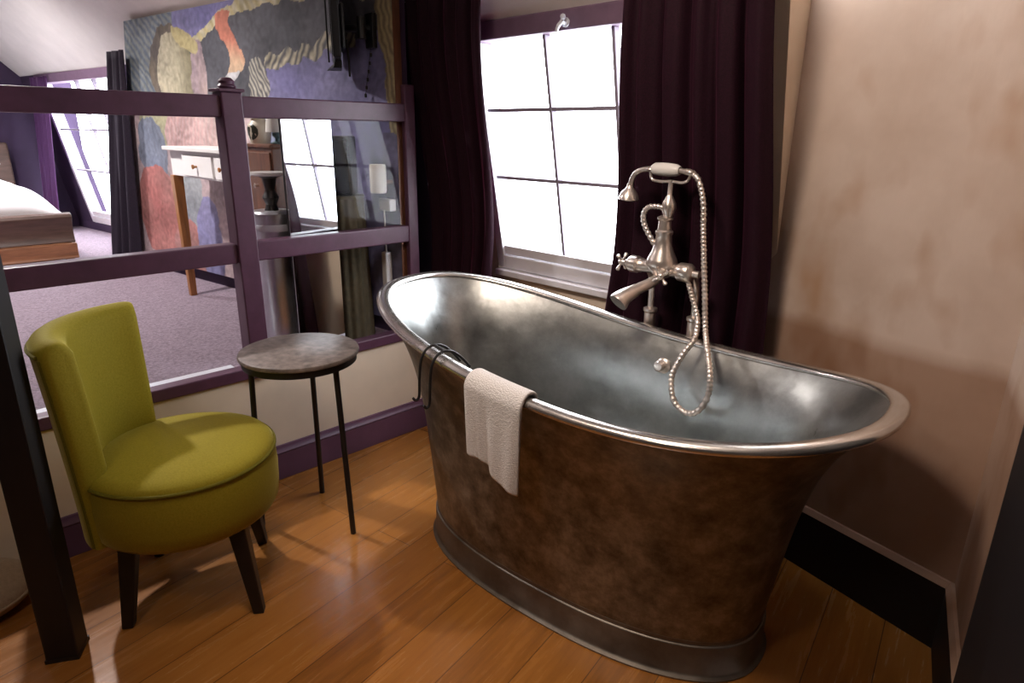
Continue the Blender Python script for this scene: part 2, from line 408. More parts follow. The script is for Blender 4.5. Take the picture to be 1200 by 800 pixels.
prof = [(.0, 0), (.008, 0), (.009, .006), (.002, .012), (-.004, .018), (-.004, .108), (-.006, .112), (-.010, .113), (-.012, .119), (-.011, .125), (-.03, .127)]
MB().loft([[(*tow(*[q for q in plan(0, t, o+.008)]), z) for t in TS] for o, z in prof]).build('plinth', M['pew_base'], bath, smooth=50)
# basin
rings = []
for i in range(26):
    u = i/25
    if u < .72:
        h = 1 - u/.72*.80; k = flare(h)*.97; off = -.028
        rings.append([(*tow(*plan(k, t, off)), lerp(.125, rim_z(t)-.004, h)) for t in TS])
    else:
        w = (u-.72)/.28; a = PI/2*w
        sc = lerp(1, 0, 0) ; x = 1-(1-math.cos(a))*.55 if False else math.cos(a)*.35+.65 if w < 1 else .65
        h = .20; zz = lerp(.125, .80, h) - .07*math.sin(a)
        rings.append([(*tow(*[q*x for q in plan(flare(h)*.97, t, -.028)]), lerp(lerp(.125, rim_z(t)-.004, h), zz, min(1, w*1.3))) for t in TS])
MB().loft(rings, True, False, True).build('basin', M['pew_in'], bath, smooth=60)
# rolled rim
rings = []
for t in TS:
    x, y = plan(1, t, -.016); dx, dy = plan(1, t, .05); n = Vector((dx-x, dy-y)).normalized()
    ring = []
    for j in range(16):
        a = 2*PI*j/16; q = .025*math.cos(a); zz = .016*math.sin(a)
        p = tow(x + n.x*q, y + n.y*q); ring.append((*p, rim_z(t) - .006 + zz))
    rings.append(ring)
MB().loft(rings + [rings[0]]).build('rolled_rim', M['pew_rim'], bath, smooth=80)
# overflow cap on the far inner side
def inner_pt(t, z, off=-.028):
    h = (z-.125)/(rim_z(t)-.004-.125); p = tow(*plan(flare(h)*.97, t, off)); return Vector((*p, z))
op = inner_pt(PI/2*.955, .715); nrm = Vector((math.sin(TH), -math.cos(TH), .18)).normalized()
MB().lathe([(0, 0), (.026, 0), (.028, .005), (.024, .009), (.013, .011), (.012, .026), (.018, .030), (.020, .038), (.014, .046), (0, .048)], op, nrm, 28).build('overflow_cap', M['nickel'], bath)

# ------------------------------------------------------------------ bath mixer on standpipes
YM = .165                                                   # standpipes rise just behind the rim
mx = thing('bath_shower_mixer', 'nickel bath mixer with telephone handset standing on two pipes behind the bath', 'bath tap', (1.37, YM, 0))
Y2 = .10
for x in (1.262, 1.445):
    sp = MB().tube(spline([(x, YM, 0), (x, YM, .5), (x, YM, .9), (x, YM-.005, .98), (x+.005, YM-.03, 1.02), (x+.008, Y2, 1.045)]), .0115, 16).build('standpipe', M['nickel'], mx)
    MB().lathe([(.0, .735), (.019, .735), (.021, .745), (.0215, .862), (.026, .868), (.026, .878), (.013, .884), (0, .884)], (x, YM, 0), n=28).build('collar', M['nickel'], sp)
    MB().lathe([(.0, 0), (.036, 0), (.036, .006), (.024, .014), (.012, .03), (0, .03)], (x, YM, 0), n=28).build('floor_flange', M['nickel'], sp)
# cross bar body
mb = MB().lathe([(0, 0), (0.0128, 0), (0.01408, .012), (0.0256, .016), (0.03072, .024), (0.03072, .052), (0.02304, .058), (0.02688, .066), (0.02304, .074), (0.02176, .115), (0.02944, .125), (0.03072, .175), (0.0256, .185), (0.02176, .19), (0.02432, .215), (0.032, .225), (0.03328, .262), (0.02688, .272), (0.0128, .278), (0.01152, .30), (0, .30)], (1.185, Y2, 1.048), (1, 0, 0), 28)
mb.lathe([(0, -.052), (0.01792, -.05), (0.03328, -.036), (0.0512, -.014), (0.05632, .0), (0.0512, .018), (0.0384, .045), (0.03072, .07), (0.02688, .10), (0.03072, .106), (0.03072, .114), (0.02432, .120), (0.02176, .15), (0.02688, .156), (0.02688, .162), (0.01536, .168), (0, .168)], (1.335, Y2, 1.065), n=32)
mb.build('mixer_body', M['nickel'], mx, smooth=40)
def cross(c, ax, r=.034):
    ax = Vector(ax).normalized(); c = Vector(c); q = Vector((0,0,1)).rotation_difference(ax)
    m = MB().lathe([(0, -.02), (.008, -.02), (.010, -.008), (.013, -.004), (.013, .006), (.008, .012), (0, .013)], c, ax, 18)
    for k in range(4):
        d = q @ Vector((math.cos(PI/4+k*PI/2), math.sin(PI/4+k*PI/2), 0))
        m.tube([c + d*s for s in (.008, .016, .022, r-.002, r+.003, r+.006)], [.0055, .0045, .005, .0075, .0075, .003], 10)
    return m.build('cross_handle', M['nickel'], mx, smooth=45)
cross((1.166, Y2, 1.048), (-1, 0, 0)); 
cross((1.375, Y2-.062, 1.035), (.1, -1, .1), .030)
MB().tube([(1.372, Y2-.01, 1.045), (1.375, Y2-.06, 1.036)], .012, 14).build('diverter_stem', M['nickel'], mx)
# spout reaching over the rim
sp = spline([(1.335, Y2, 1.02), (1.325, Y2-.05, 1.0), (1.31, Y2-.10, .985), (1.292, Y2-.155, .962), (1.285, Y2-.178, .944)], 6)
n = len(sp); MB().tube(sp, [lerp(.018, .021, i/n) if i < n*.5 else lerp(.021, .034, (i/n-.5)/.35) if i < n*.85 else .035 for i in range(n)], 20).build('spout', M['nickel'], mx)
# riser with bulb and cradle
MB().lathe([(0, 0), (.016, 0), (.019, .01), (.025, .03), (.023, .046), (.013, .066), (.009, .074), (.008, .118), (.011, .122), (0, .124)], (1.345, Y2, 1.230), n=24).build('riser', M['nickel'], mx)
mb = MB().tube(spline([(1.262, Y2, 1.378), (1.264, Y2, 1.362), (1.275, Y2, 1.349), (1.31, Y2, 1.346), (1.347, Y2, 1.348), (1.385, Y2, 1.346), (1.405, Y2, 1.352), (1.414, Y2, 1.364), (1.416, Y2, 1.376)]), .0052, 12)
for x, z in ((1.262, 1.385), (1.417, 1.382)): mb.tube([(x+.013*math.cos(a), Y2+.013*math.sin(a), z) for a in [2*PI*k/16 for k in range(16)]], .004, 8, closed=True)
mb.build('cradle', M['nickel'], mx)
hs = MB().tube(spline([(1.180, Y2, 1.318), (1.186, Y2, 1.345), (1.200, Y2, 1.368), (1.225, Y2, 1.380), (1.262, Y2, 1.386)]), [.013]+[.0095]*31+[.010], 16)
hs.tube(spline([(1.262, Y2, 1.386), (1.34, Y2, 1.386), (1.40, Y2, 1.383), (1.425, Y2, 1.378)]), [.009]*16+[.011]*9, 14)
hs = hs.build('handset', M['nickel'], mx)
MB().lathe([(0, 0), (.014, 0), (.021, .012), (.0225, .04), (.0225, .06), (.020, .095), (.014, .108), (0, .108)], (1.268, Y2, 1.387), (1, 0, -.02), 24).build('porcelain_grip', M['porcelain'], hs)
MB().lathe([(0, .0), (.034, .0), (.037, .004), (.035, .012), (.029, .026), (.018, .038), (.012, .046), (.011, .058), (0, .058)], (1.176, Y2, 1.274), (.08, 0, 1), 28).build('shower_rose', M['nickel'], hs)
hose = spline([(1.425, Y2, 1.378), (1.452, Y2-.004, 1.355), (1.476, Y2-.006, 1.29), (1.490, Y2-.012, 1.20), (1.508, Y2-.02, 1.10), (1.528, Y2-.028, .99), (1.552, Y2-.045, .88), (1.600, Y2-.105, .822), (1.637, Y2-.145, .765), (1.643, Y2-.155, .70), (1.622, Y2-.165, .645), (1.585, Y2-.16, .62), (1.545, Y2-.155, .625), (1.514, Y2-.15, .655), (1.492, Y2-.13, .72), (1.507, Y2-.10, .79), (1.525, Y2-.06, .848), (1.500, Y2-.01, .90), (1.470, Y2+.0, .96), (1.445, Y2+.0, 1.02)], 10)
def seglen(P): return [0]+[(P[i+1]-P[i]).length for i in range(len(P)-1)]
dense = []
for i in range(len(hose)-1):
    k = max(1, int((hose[i+1]-hose[i]).length/.0032))
    for j in range(k): dense.append(hose[i].lerp(hose[i+1], j/k))
MB().tube(dense, [.0092 + (.0013 if i % 4 < 2 else -.0006) for i in range(len(dense))], 10).build('shower_hose', M['nickel'], mx, smooth=70)
lp = spline([(1.340, Y2-.01, 1.258), (1.305, Y2-.012, 1.262), (1.272, Y2-.014, 1.256), (1.256, Y2-.015, 1.232), (1.262, Y2-.014, 1.196), (1.282, Y2-.012, 1.162), (1.31, Y2-.008, 1.125)], 10)
MB().tube(lp, [.009 + (.0014 if i % 4 < 2 else -.0004) for i in range(len(lp))], 12).build('bypass_pipe', M['nickel'], mx, smooth=70)

# ------------------------------------------------------------------ towel and wire hanger on the rim
def rim_frame(t):
    p = tow(*plan(1, t, -.016)); q = tow(*plan(1, t, .034)); n = Vector((q[0]-p[0], q[1]-p[1], 0)).normalized()
    p2 = tow(*plan(1, t+.01, -.016)); tg = Vector((p2[0]-p[0], p2[1]-p[1], rim_z(t+.01)-rim_z(t))).normalized()
    return Vector((*p, rim_z(t)-.006)), n, tg
def find_t(x):      # near (front) side of the rim at world x
    best = min((abs(tow(*plan(1, t, -.016))[0]-x), t) for t in [PI + PI*i/2000 for i in range(2000)])
    return best[1]
t0, t1 = find_t(1.25), find_t(1.452)
rings = []
NT = 30
for i in range(NT+1):
    u = i/NT; t = lerp(t0, t1, u); p, n, tg = rim_frame(t); up = Vector((0,0,1))
    wob = .006*math.sin(u*9+1) + .004*math.sin(u*23)
    ln_out = .215 + .06*sstep(.25, .8, u) + .01*math.sin(u*7); ln_in = .07
    row = []
    for j in range(41):
        s = j/40
        if s < .18: d = -.036; z = -ln_in*(1-s/.18)
        elif s < .36:
            a = PI*(1-(s-.18)/.18); d = .036*math.cos(a); z = .028*math.sin(a)
        else:
            w = (s-.36)/.64; d = .036 + .004 - .006*w + wob*w*1.2; z = -ln_out*w
        q = p + n*d + up*z
        if s > .36:
            w = (s-.36)/.64
            q += tg*(-.03*w*(u-.5)) + Vector((.02*w, -.0, 0))*(1-u)*0
        row.append(q)
    rings.append(row)
tw = MB().loft(rings, False).build('hand_towel', M['towel'], smooth=0, solid=.013)
md = tw.modifiers.new('Subdivision', 'SUBSURF'); md.levels = md.render_levels = 1
for f in tw.data.polygons: f.use_smooth = True
tag(tw, 'small white towel folded over the near rim of the bathtub', 'towel')

hg = thing('wire_hanger', 'black bent wire hook hanging over the rim beside the white towel', 'hook', rim_frame(find_t(1.11))[0])
for x in (1.065, 1.115):
    p, n, tg = rim_frame(find_t(x)); up = Vector((0,0,1))
    pts = [p - n*.085 + up*(-.03), p - n*.06 + up*.0, p - n*.03+up*.026, p + up*.034, p + n*.026 + up*.024, p + n*.045 - up*.01, p + n*.052 - up*.07, p + n*.055 - up*.125, p + n*.066 - up*.137, p + n*.075 - up*.128]
    MB().tube(spline(pts, 6), .0042, 10).build('wire', M['iron'], hg)
pa, na, _ = rim_frame(find_t(1.065)); pb, nb, _ = rim_frame(find_t(1.115))
MB().tube([pa + na*.0 + Vector((0,0,.034)), pb + nb*.0 + Vector((0,0,.034))], .004, 10).build('cross_wire', M['iron'], hg)

# ------------------------------------------------------------------ velvet chair
CC = Vector((.470, -1.290)); CF = Vector((.559, .829)); CS = Vector((.829, -.559))
ch = thing('slipper_chair', 'low chartreuse velvet chair with round seat and curved back', 'chair', (CC.x, CC.y, 0))
KS = .945
def cp(f, s, z): return (CC.x + (CF.x*f + CS.x*s)*KS, CC.y + (CF.y*f + CS.y*s)*KS, z)
def disc(prof, name, m, n=64):
    return MB().loft([[cp(r*math.cos(2*PI*k/n), r*math.sin(2*PI*k/n), z) for k in range(n)] for r, z in prof], True, True, True).build(name, m, ch, smooth=55)
disc([(.0, .298), (.27, .298), (.288, .304), (.298, .32), (.304, .36), (.306, .42), (.304, .47), (.300, .497)], 'seat_base', M['olive'])
disc([(.300, .497), (.299, .508), (.288, .520), (.26, .530), (.2, .541), (.12, .547), (.04, .55), (.0, .55)], 'seat_cushion', M['olive'])
MB().tube([cp(.3015*math.cos(2*PI*k/72), .3015*math.sin(2*PI*k/72), .499) for k in range(72)], .006, 10, closed=True).build('seat_piping', M['piping'], ch)
# curved back: closed cross-section swept in an arc about the seat
def back_section(phi, edge=0):
    """Ring in (radius, z) around the slab; phi from the back axis."""
    fall = .0*(abs(phi)/1.0)**2
    zt = .950 - fall; r0, r1 = .222, .318
    pr = []
    zs = [.30 + (zt-.04-.30)*k/10 for k in range(11)]
    for z in zs: pr.append((r1 + .038*((z-.3)/.6)**1.4, z))
    for k in range(1, 8):
        a = PI*k/8; rc = (r0+r1)/2 + .038*((zt-.3)/.6)**1.4; rw = (r1-r0)/2
        pr.append((rc + rw*math.cos(a)*.97, zt-.04 + .04*math.sin(a)))
    for z in reversed(zs): pr.append((r0 + (.02 if z < .5 else 0) + .038*((z-.3)/.6)**1.4, z))
    return pr
rings = []; PH = .88; PN = .72
for i in range(33):
    phi = lerp(-PH, PN, i/32)
    rings.append([cp(-r*math.cos(phi), r*math.sin(phi), z) for r, z in back_section(phi)])
def shrink(ring, k, dphi):
    c = Vector((0,0,0))
    for p in ring: c += Vector(p)
    c /= len(ring); return [Vector(p).lerp(c, k) for p in ring]
def end_rings(sgn):
    out = []
    for e, k in ((.05, .04), (.085, .12), (.105, .26), (.112, .5)):
        phi = PN+e if sgn > 0 else -PH-e; base = [cp(-r*math.cos(phi), r*math.sin(phi), z) for r, z in back_section(phi)]
        # shrink thickness only
        ring = []; sec = back_section(phi)
        mid = .27
        for r, z in sec:
            rm = mid + .038*((max(z,.3)-.3)/.6)**1.4
            ring.append(cp(-lerp(r, rm, k)*math.cos(phi), lerp(r, rm, k)*math.sin(phi), z - k*.03*(1 if z > .8 else 0)))
        out.append(ring)
    return out
L = list(reversed(end_rings(-1))) + rings + end_rings(1)
MB().loft(L, True, True, True).build('backrest', M['olive'], ch, smooth=55)
for sg in (-1, 1):
    pts = []
    for k in range(15):
        z = .305 + .60*k/14; phi = (PN+.055) if sg > 0 else -PH-.055; r = .314 + .038*((z-.3)/.6)**1.4
        pts.append(cp(-r*math.cos(phi), r*math.sin(phi), z))
    MB().tube(pts, .0055, 8).build('back_piping', M['piping'], ch)
tp = []
for i in range(41):
    phi = lerp(-PH-.05, PN+.05, i/40); sec = back_section(phi); r, z = sec[10]
    tp.append(cp(-(r+.001)*math.cos(phi), (r+.001)*math.sin(phi), z+.004))
MB().tube(tp, .0055, 8).build('back_piping', M['piping'], ch)
for fx, sy in (((.235, .20)), ((.18, -.215)), ((-.18, .20)), ((-.20, -.20))):
    top = Vector(cp(fx*.80, sy*.80, .31)); ft = Vector(cp(fx, sy, 0)); rr = []
    for k in range(7):
        c = top.lerp(ft, k/6); w = lerp(.027, .017, k/6)
        rr.append([c + Vector((CF.x*a*w + CS.x*b*w, CF.y*a*w + CS.y*b*w, 0)) for a, b in ((1,1),(1,-1),(-1,-1),(-1,1))])
    MB().loft(rr, True, True, True).build('leg', M['leg_wood'], ch, smooth=0, bevel=.004)

# ------------------------------------------------------------------ round side table
TC = Vector((.38, -.81))
tb = thing('side_table', 'small round three-legged table with mottled stone top between chair and bathtub', 'table', (TC.x, TC.y, 0))
MB().lathe([(0, .700), (.208, .700), (.216, .704), (.218, .711), (.215, .718), (.21, .72), (0, .72)], (TC.x, TC.y, 0), n=72).build('tabletop', M['stone'], tb, smooth=40)
MB().loft([[(TC.x+r*math.cos(2*PI*k/64), TC.y+r*math.sin(2*PI*k/64), z) for k in range(64)] for r, z in ((.200, .676), (.207, .676), (.207, .7), (.200, .7), (.200, .676))]).build('iron_band', M['iron'], tb)
for (tx, ty), (fx, fy) in (((.555, -.765), (.585, -.757)), ((.25, -.700), (.228, -.690)), ((.30, -.965), (.285, -.985))):
    MB().tube([(tx, ty, .70), (lerp(tx, fx, .5), lerp(ty, fy, .5), .35), (fx, fy, 0)], [.0105, .0105, .0105], 12).build('leg', M['iron'], tb)

# ------------------------------------------------------------------ curtains
def curtain(name, label, x0, x1, yf, z0, z1, m, folds, amp, group=None, x0b=None, x1b=None, ph=0, nz=26, cat='curtain', slant=0):
    x0b = x0 if x0b is None else x0b; x1b = x1 if x1b is None else x1b
    rng = random.Random(name+label); fr = [rng.uniform(.75, 1.3) for _ in range(folds+2)]
    NX = folds*14; rings = []
    cum = [0]
    for i in range(NX): cum.append(cum[-1] + fr[int(i/14)])
    for iz in range(nz+1):
        h = iz/nz; z = lerp(z1, z0, h); row = []
        for i in range(NX+1):
            u = i/NX; a = cum[i]/cum[-1]*folds*2*PI + ph
            x = lerp(lerp(x0, x0b, h), lerp(x1, x1b, h), u)
            k = amp*(.55+.6*h)*(1 + .25*math.sin(a*.37+2))
            y = yf(x, z) + k*math.sin(a + .5*math.sin(h*2+u*5)) + .25*k*math.sin(2.3*a+h*3)
            x += .30*k*math.cos(a)
            row.append((x, y, z))
        rings.append(row)
    o = MB().loft(rings, False).build(name, m, smooth=80, solid=.006)
    return tag(o, label, cat, group or ('velvet curtains at the bathroom window' if x1 > 0 else 'curtains at the bedroom window'))
def cy(x, z): return .075 + .18*sstep(2.05, .95, z)
tl = curtain('curtain', 'dark plum velvet curtain hanging on the left side of the bathroom window', -.12, .43, cy, .01, 2.055, M['curtain'], 6, .030, x0b=-.22, x1b=.18)
tr_ = curtain('curtain', 'near black aubergine curtain right of the bathroom window behind the bath tap', 1.12, 1.625, lambda x, z: cy(x, z)+.0, .01, 2.055, M['curtain'], 6, .030, x0b=.89, x1b=1.68, ph=1.2)
pole = MB().tube([(-.22, .075, 2.062), (1.6, .075, 2.062)], .009, 14).build('curtain_pole', M['iron']); tag(pole, 'thin black rail carrying the two bathroom curtains', 'curtain rail')
def by(x, z): return -.085 + .128*x
c3 = curtain('curtain', 'dark narrow curtain beside the painted canvas at the bedroom window', -2.80, -2.535, lambda x, z: by(x, z), FB+.01, 1.985, M['curtain2'], 3, .022, x0b=-3.30, x1b=-2.80, ph=.5)
c4 = curtain('curtain', 'violet curtain drawn aside above the white bed at the far bedroom window', -5.25, -4.84, lambda x, z: head_y(x)+.02 - .05, FB+.01, 1.93, M['sheer'], 4, .025, x0b=-5.5, x1b=-5.25, ph=.5)

# ------------------------------------------------------------------ bedroom: mural wall and canvas
def my(x): return -.02 + .128*x
c = []
for z, xq in ((FB, -2.95), (2.10, -2.58)):
    for x, d in ((xq, .03), (-.05, .03), (-.05, .07), (xq, .07)): c.append((x, my(x)+d, z))
struct(MB().hexa(c).build('wall_mural', M['dark_wall'], smooth=0))
def blend(a, b, t): t = max(0, min(1, t)); return tuple(x+(y-x)*t for x, y in zip(a, b))
def ell(x, z, cx, cz, a, b, rot=0):
    dx, dz = x-cx, z-cz; c_, s_ = math.cos(rot), math.sin(rot)
    return ((dx*c_+dz*s_)/a)**2 + ((-dx*s_+dz*c_)/b)**2
def paint(x, z):
    wx = .030*noise.noise(Vector((x*7, z*7, 20))) + .012*noise.noise(Vector((x*24, z*24, 24)))
    wz = .030*noise.noise(Vector((x*7, z*7, 40))) + .012*noise.noise(Vector((x*24, z*24, 44)))
    x += wx; z += wz
    nz = noise.noise(Vector((x*3, z*3, 0)))*.5 + noise.noise(Vector((x*9, z*9, 3)))*.25
    nf = noise.noise(Vector((x*30, z*30, 7)))
    dark = (.075, .078, .095); cream = (.50, .43, .22); lav = (.18, .17, .36)
    col = blend(lav, (.27, .26, .44), nz+.4)
    # upper left: hatched blue-grey ground
    if x < -1.95 and z > 1.55:
        h = .5+.5*math.sin((x*.9+z)*95); col = blend((.13, .17, .23), (.34, .36, .33), h*.8)
    # broad dark crescent bounded by two pale fringed bands
    up = 2.145 - .30*(x+1.0)**2*(1.0 if x < -1.0 else .30)
    lo = 1.83 + .10*(x+1.05)*(1 if x > -1.05 else -1.2) - .012*math.sin(x*40)
    if x < -1.02: lo = min(lo, 1.80 - (-1.02-x)*2.2)
    if -1.88 < x < -.12 and lo < z < up: col = blend(dark, (.13, .13, .15), nz+.4)
    if -1.88 < x < -.2 and abs(z-up) < .028: col = blend(cream, (.62, .57, .40), .5+.5*math.sin(x*70+z*60))
    if -1.25 < x < -.28 and abs(z-lo) < .035: col = blend((.55, .50, .36), (.10, .10, .11), .5+.5*math.sin(x*110-z*90))
    if -1.20 < x < -1.0 and 1.60 < z < 1.86 and ell(x, z, -1.12, 1.74, .12, .13) < 1: col = blend((.50, .48, .40), (.06, .06, .08), .5+.5*math.sin((x*1.5+z)*120))
    # pale oval with shaded side, dark curl around it
    e = ell(x, z, -2.02, 1.84, .30, .26)
    if e < 1 and x < -1.90: col = blend((.06, .055, .07), (.30, .24, .16), nz+.3)
    e = ell(x, z, -2.0, 1.82, .225, .235)
    if e < 1: col = blend((.60, .55, .40), (.22, .20, .12), (x+2.1)*3.2 + nz*.5)
    if ell(x, z, -1.72, 1.80, .09, .2, -.15) < 1: col = blend((.50, .38, .28), (.20, .16, .32), nz+.5)
    if ell(x, z, -1.83, 2.00, .16, .06, -.5) < 1: col = blend(cream, (.40, .35, .20), nf)
    # coral ribbon turning cream
    cx = -1.36 + .075*math.sin((z-1.76)*15.0) + .22*(z-1.93)
    if 1.72 < z < 2.115 and abs(x-cx) < .068:
        col = blend((.60, .22, .15), (.64, .45, .30), (1.97-z)*8)
        if z < 1.80: col = (.6, .6, .62)
    # golden straw strip down the right-hand edge
    g = -.145 + .16*(2.05-z)*.85
    if x > g and z > 1.5: col = blend((.55, .46, .24), (.24, .19, .11), .5+.5*math.sin((x*1.0+z*.25)*190)+nf*.4)
    if x > -.13 and z < 1.5: col = blend((.14, .13, .22), (.2, .17, .2), nz)
    # lower half: loose rosy, slate and lilac patches
    if z < 1.62 and x < -.75:
        col = blend((.46, .34, .36), (.54, .43, .43), nz+.5)
        if ell(x, z, -2.33, 1.55, .25, .17) < 1: col = blend((.52, .47, .27), (.40, .42, .30), nz+.5)
        if ell(x, z, -1.9, 1.45, .34, .24) < 1: col = blend((.58, .34, .33), (.60, .46, .44), nz+.5+.25*math.sin((x*x+z)*38))
        if ell(x, z, -2.45, 1.35, .20, .22, .3) < 1: col = blend((.17, .20, .28), (.30, .33, .40), nz+.5)
        if ell(x, z, -2.45, .92, .33, .34) < 1: col = blend((.42, .13, .12), (.52, .25, .22), nz+.5)
        if ell(x, z, -2.05, 1.0, .13, .36, -.5) < 1: col = blend((.22, .25, .30), (.42, .44, .45), nz+.5)
        if ell(x, z, -2.1, .72, .2, .2) < 1: col = blend((.45, .17, .15), (.50, .30, .28), nz+.5)
        if ell(x, z, -1.82, .80, .16, .30) < 1: col = blend((.24, .24, .45), (.33, .31, .50), nz+.5)
        if ell(x, z, -1.45, .85, .24, .32) < 1: col = blend((.54, .38, .40), (.60, .48, .47), nz+.5)
        if x > -1.16: col = blend(col, (.20, .24, .34), sstep(-1.16, -1.1, x))
    br = .82 + .30*nf + .35*noise.noise(Vector((x*5, z*5, 60)))
    return (*(max(0, min(1, c*br)) for c in col), 1)
def painted_sheet(name, m, fpos, us, vs, fcol, parent=None, thick=None):
    nu, nv = len(us), len(vs); V = [fpos(u, v) for v in vs for u in us]; F = []
    for j in range(nv-1):
        for i in range(nu-1): F.append((j*nu+i, j*nu+i+1, (j+1)*nu+i+1, (j+1)*nu+i))
    mb = MB(); mb.v = V; mb.f = F
    me = bpy.data.meshes.new(name); me.from_pydata(V, [], F); me.materials.append(m)
    at = me.color_attributes.new('paint', 'FLOAT_COLOR', 'POINT')
    for j, v in enumerate(vs):
        for i, u in enumerate(us): at.data[j*nu+i].color = fcol(u, v)
    o = bpy.data.objects.new(name, me); COL.objects.link(o)
    if thick: md = o.modifiers.new('Solidify', 'SOLIDIFY'); md.thickness = thick; md.offset = -1
    if parent: o.parent = parent; o.location = -parent.location
    return o
cv = thing('wall_canvas', 'huge painted canvas of pale, coral and lavender shapes behind the glass partition', 'painting', (-1.3, my(-1.3), .585))
X0, X1, Z0, Z1 = -2.59, -.035, .585, 2.165
def xl(z): return lerp(-2.97, X0, (z-Z0)/(Z1-Z0))
NXm, NZm = 420, 264
painted_sheet('painted_surface', M['mural'], lambda u, v: (lerp(xl(v), X1, u), my(lerp(xl(v), X1, u))-.012, v), [i/NXm for i in range(NXm+1)], [lerp(Z0, Z1, i/NZm) for i in range(NZm+1)], lambda u, v: paint(lerp(xl(v), X1, u), v), cv)
c = []
for z in (Z0, Z1):
    for x, d in ((xl(z), -.010), (X1, -.010), (X1, .028), (xl(z), .028)): c.append((x, my(x)+d, z))
MB().hexa(c).build('stretcher', M['brown_wood'], cv, smooth=0)

# television on a wall arm, seen edge on
tv = thing('television', 'black flat television seen edge-on upon a wall arm above the partition', 'television', (-.30, -.2, 1.9))
vd = Vector((-.865, .50)); pn = Vector((.50, .865))
def tvp(a, b, z): q = Vector((-.30, -.165)) + vd*a + pn*b; return (q.x, q.y, z)
def tvbox(a0, a1, b0, b1, z0, z1): return MB().hexa([tvp(a0,b0,z0),tvp(a1,b0,z0),tvp(a1,b1,z0),tvp(a0,b1,z0),tvp(a0,b0,z1),tvp(a1,b0,z1),tvp(a1,b1,z1),tvp(a0,b1,z1)])
tvbox(-.20, .12, -.018, .018, 1.80, 2.14).build('casing', M['black_plastic'], tv, smooth=0, bevel=.006)
tvbox(-.19, .11, -.0205, -.017, 1.81, 2.13).build('screen', M['screen'], tv, smooth=0)
tvbox(-.17, .03, .018, .040, 1.84, 2.02).build('rear_housing', M['black_plastic'], tv, smooth=0, bevel=.01)
MB().hexa([tvp(-.10,-.02,1.765),tvp(.08,-.05,1.765),tvp(.08,.02,1.765),tvp(-.10,.02,1.765),tvp(-.10,-.01,1.80),tvp(.08,-.01,1.80),tvp(.08,.02,1.80),tvp(-.10,.02,1.80)]).build('base_lip', M['black_plastic'], tv, smooth=0, bevel=.004)
p1 = Vector(tvp(-.05, .05, 1.935)); w = Vector((-.165, my(-.165)-.012, 1.935))
mid = (p1+w)/2 + Vector((.03, -.01, 0))
mb = MB().tube([p1, mid], .017, 12).tube([mid, w], .017, 12); mb.lathe([(0, -.045), (.022, -.045), (.022, .045), (0, .045)], mid, n=16)
mb.build('swing_arm', M['black_plastic'], tv)
MB().box((-.198, my(-.165)-.034, 1.855), (-.135, my(-.165)-.010, 2.0)).build('wall_plate', M['black_plastic'], tv, smooth=0, bevel=.004)
MB().tube([tvp(.05, -.035, 2.15), tvp(.055, -.036, 1.95), tvp(.06, -.035, 1.80)], .004, 8).build('power_lead', M['black_plastic'], tv)
MB().tube(spline([tvp(-.12, .045, 1.88), tvp(-.1, .05, 1.80), tvp(-.11, .05, 1.73)]), .005, 8).build('signal_lead', M['black_plastic'], tv)
mb = MB(); 
for k in range(6):
    mb.lathe([(0, -.010), (.0055, -.007), (.0055, .007), (0, .010)], (-.150-.012*k, my(-.23)-.03, 1.825-.034*k), n=10)
mb.tube([(-.148, my(-.23)-.03, 1.855), (-.210, my(-.23)-.03, 1.655)], .0014, 6)
mb.build('bead_cord', M['black_plastic'], tv)

# ------------------------------------------------------------------ bedroom furniture
# console desk
DX0, DX1, DY0, DY1, DZ = -1.70, -.72, -.50, -.275, 1.40
dk = thing('console_desk', 'white topped desk with drawer and orange wooden legs in front of the canvas', 'desk', ((DX0+DX1)/2, (DY0+DY1)/2, FB))
MB().box((DX0-.02, DY0-.02, DZ-.022), (DX1+.02, DY1+.02, DZ)).build('desktop', M['desk_white'], dk, smooth=0, bevel=.004)
MB().box((DX0+.01, DY0+.012, DZ-.165), (DX1-.01, DY1-.01, DZ-.022)).build('apron', M['desk_white'], dk, smooth=0, bevel=.003)
for xa, xb in ((DX0+.24, DX0+.66), (DX0+.69, DX1-.06)):
    dr = MB().box((xa, DY0-.004, DZ-.155), (xb, DY0+.012, DZ-.042)).build('drawer', M['desk_white'], dk, smooth=0, bevel=.004)
    MB().lathe([(0, 0), (.006, 0), (.006, .012), (.012, .018), (.012, .024), (0, .028)], ((xa+xb)/2, DY0-.004, DZ-.10), (0, -1, 0), 16).build('knob', M['desk_wood'], dr)
for x in (DX0+.02, DX1-.02):
    for y in (DY0+.03,):
        rr = [[(x+a*w, y+b*w, z) for a, b in ((1,1),(1,-1),(-1,-1),(-1,1))] for z, w in ((DZ-.165, .028), (FB, .019))]
        MB().loft(rr, True, True, True).build('leg', M['desk_wood'], dk, smooth=0, bevel=.003)

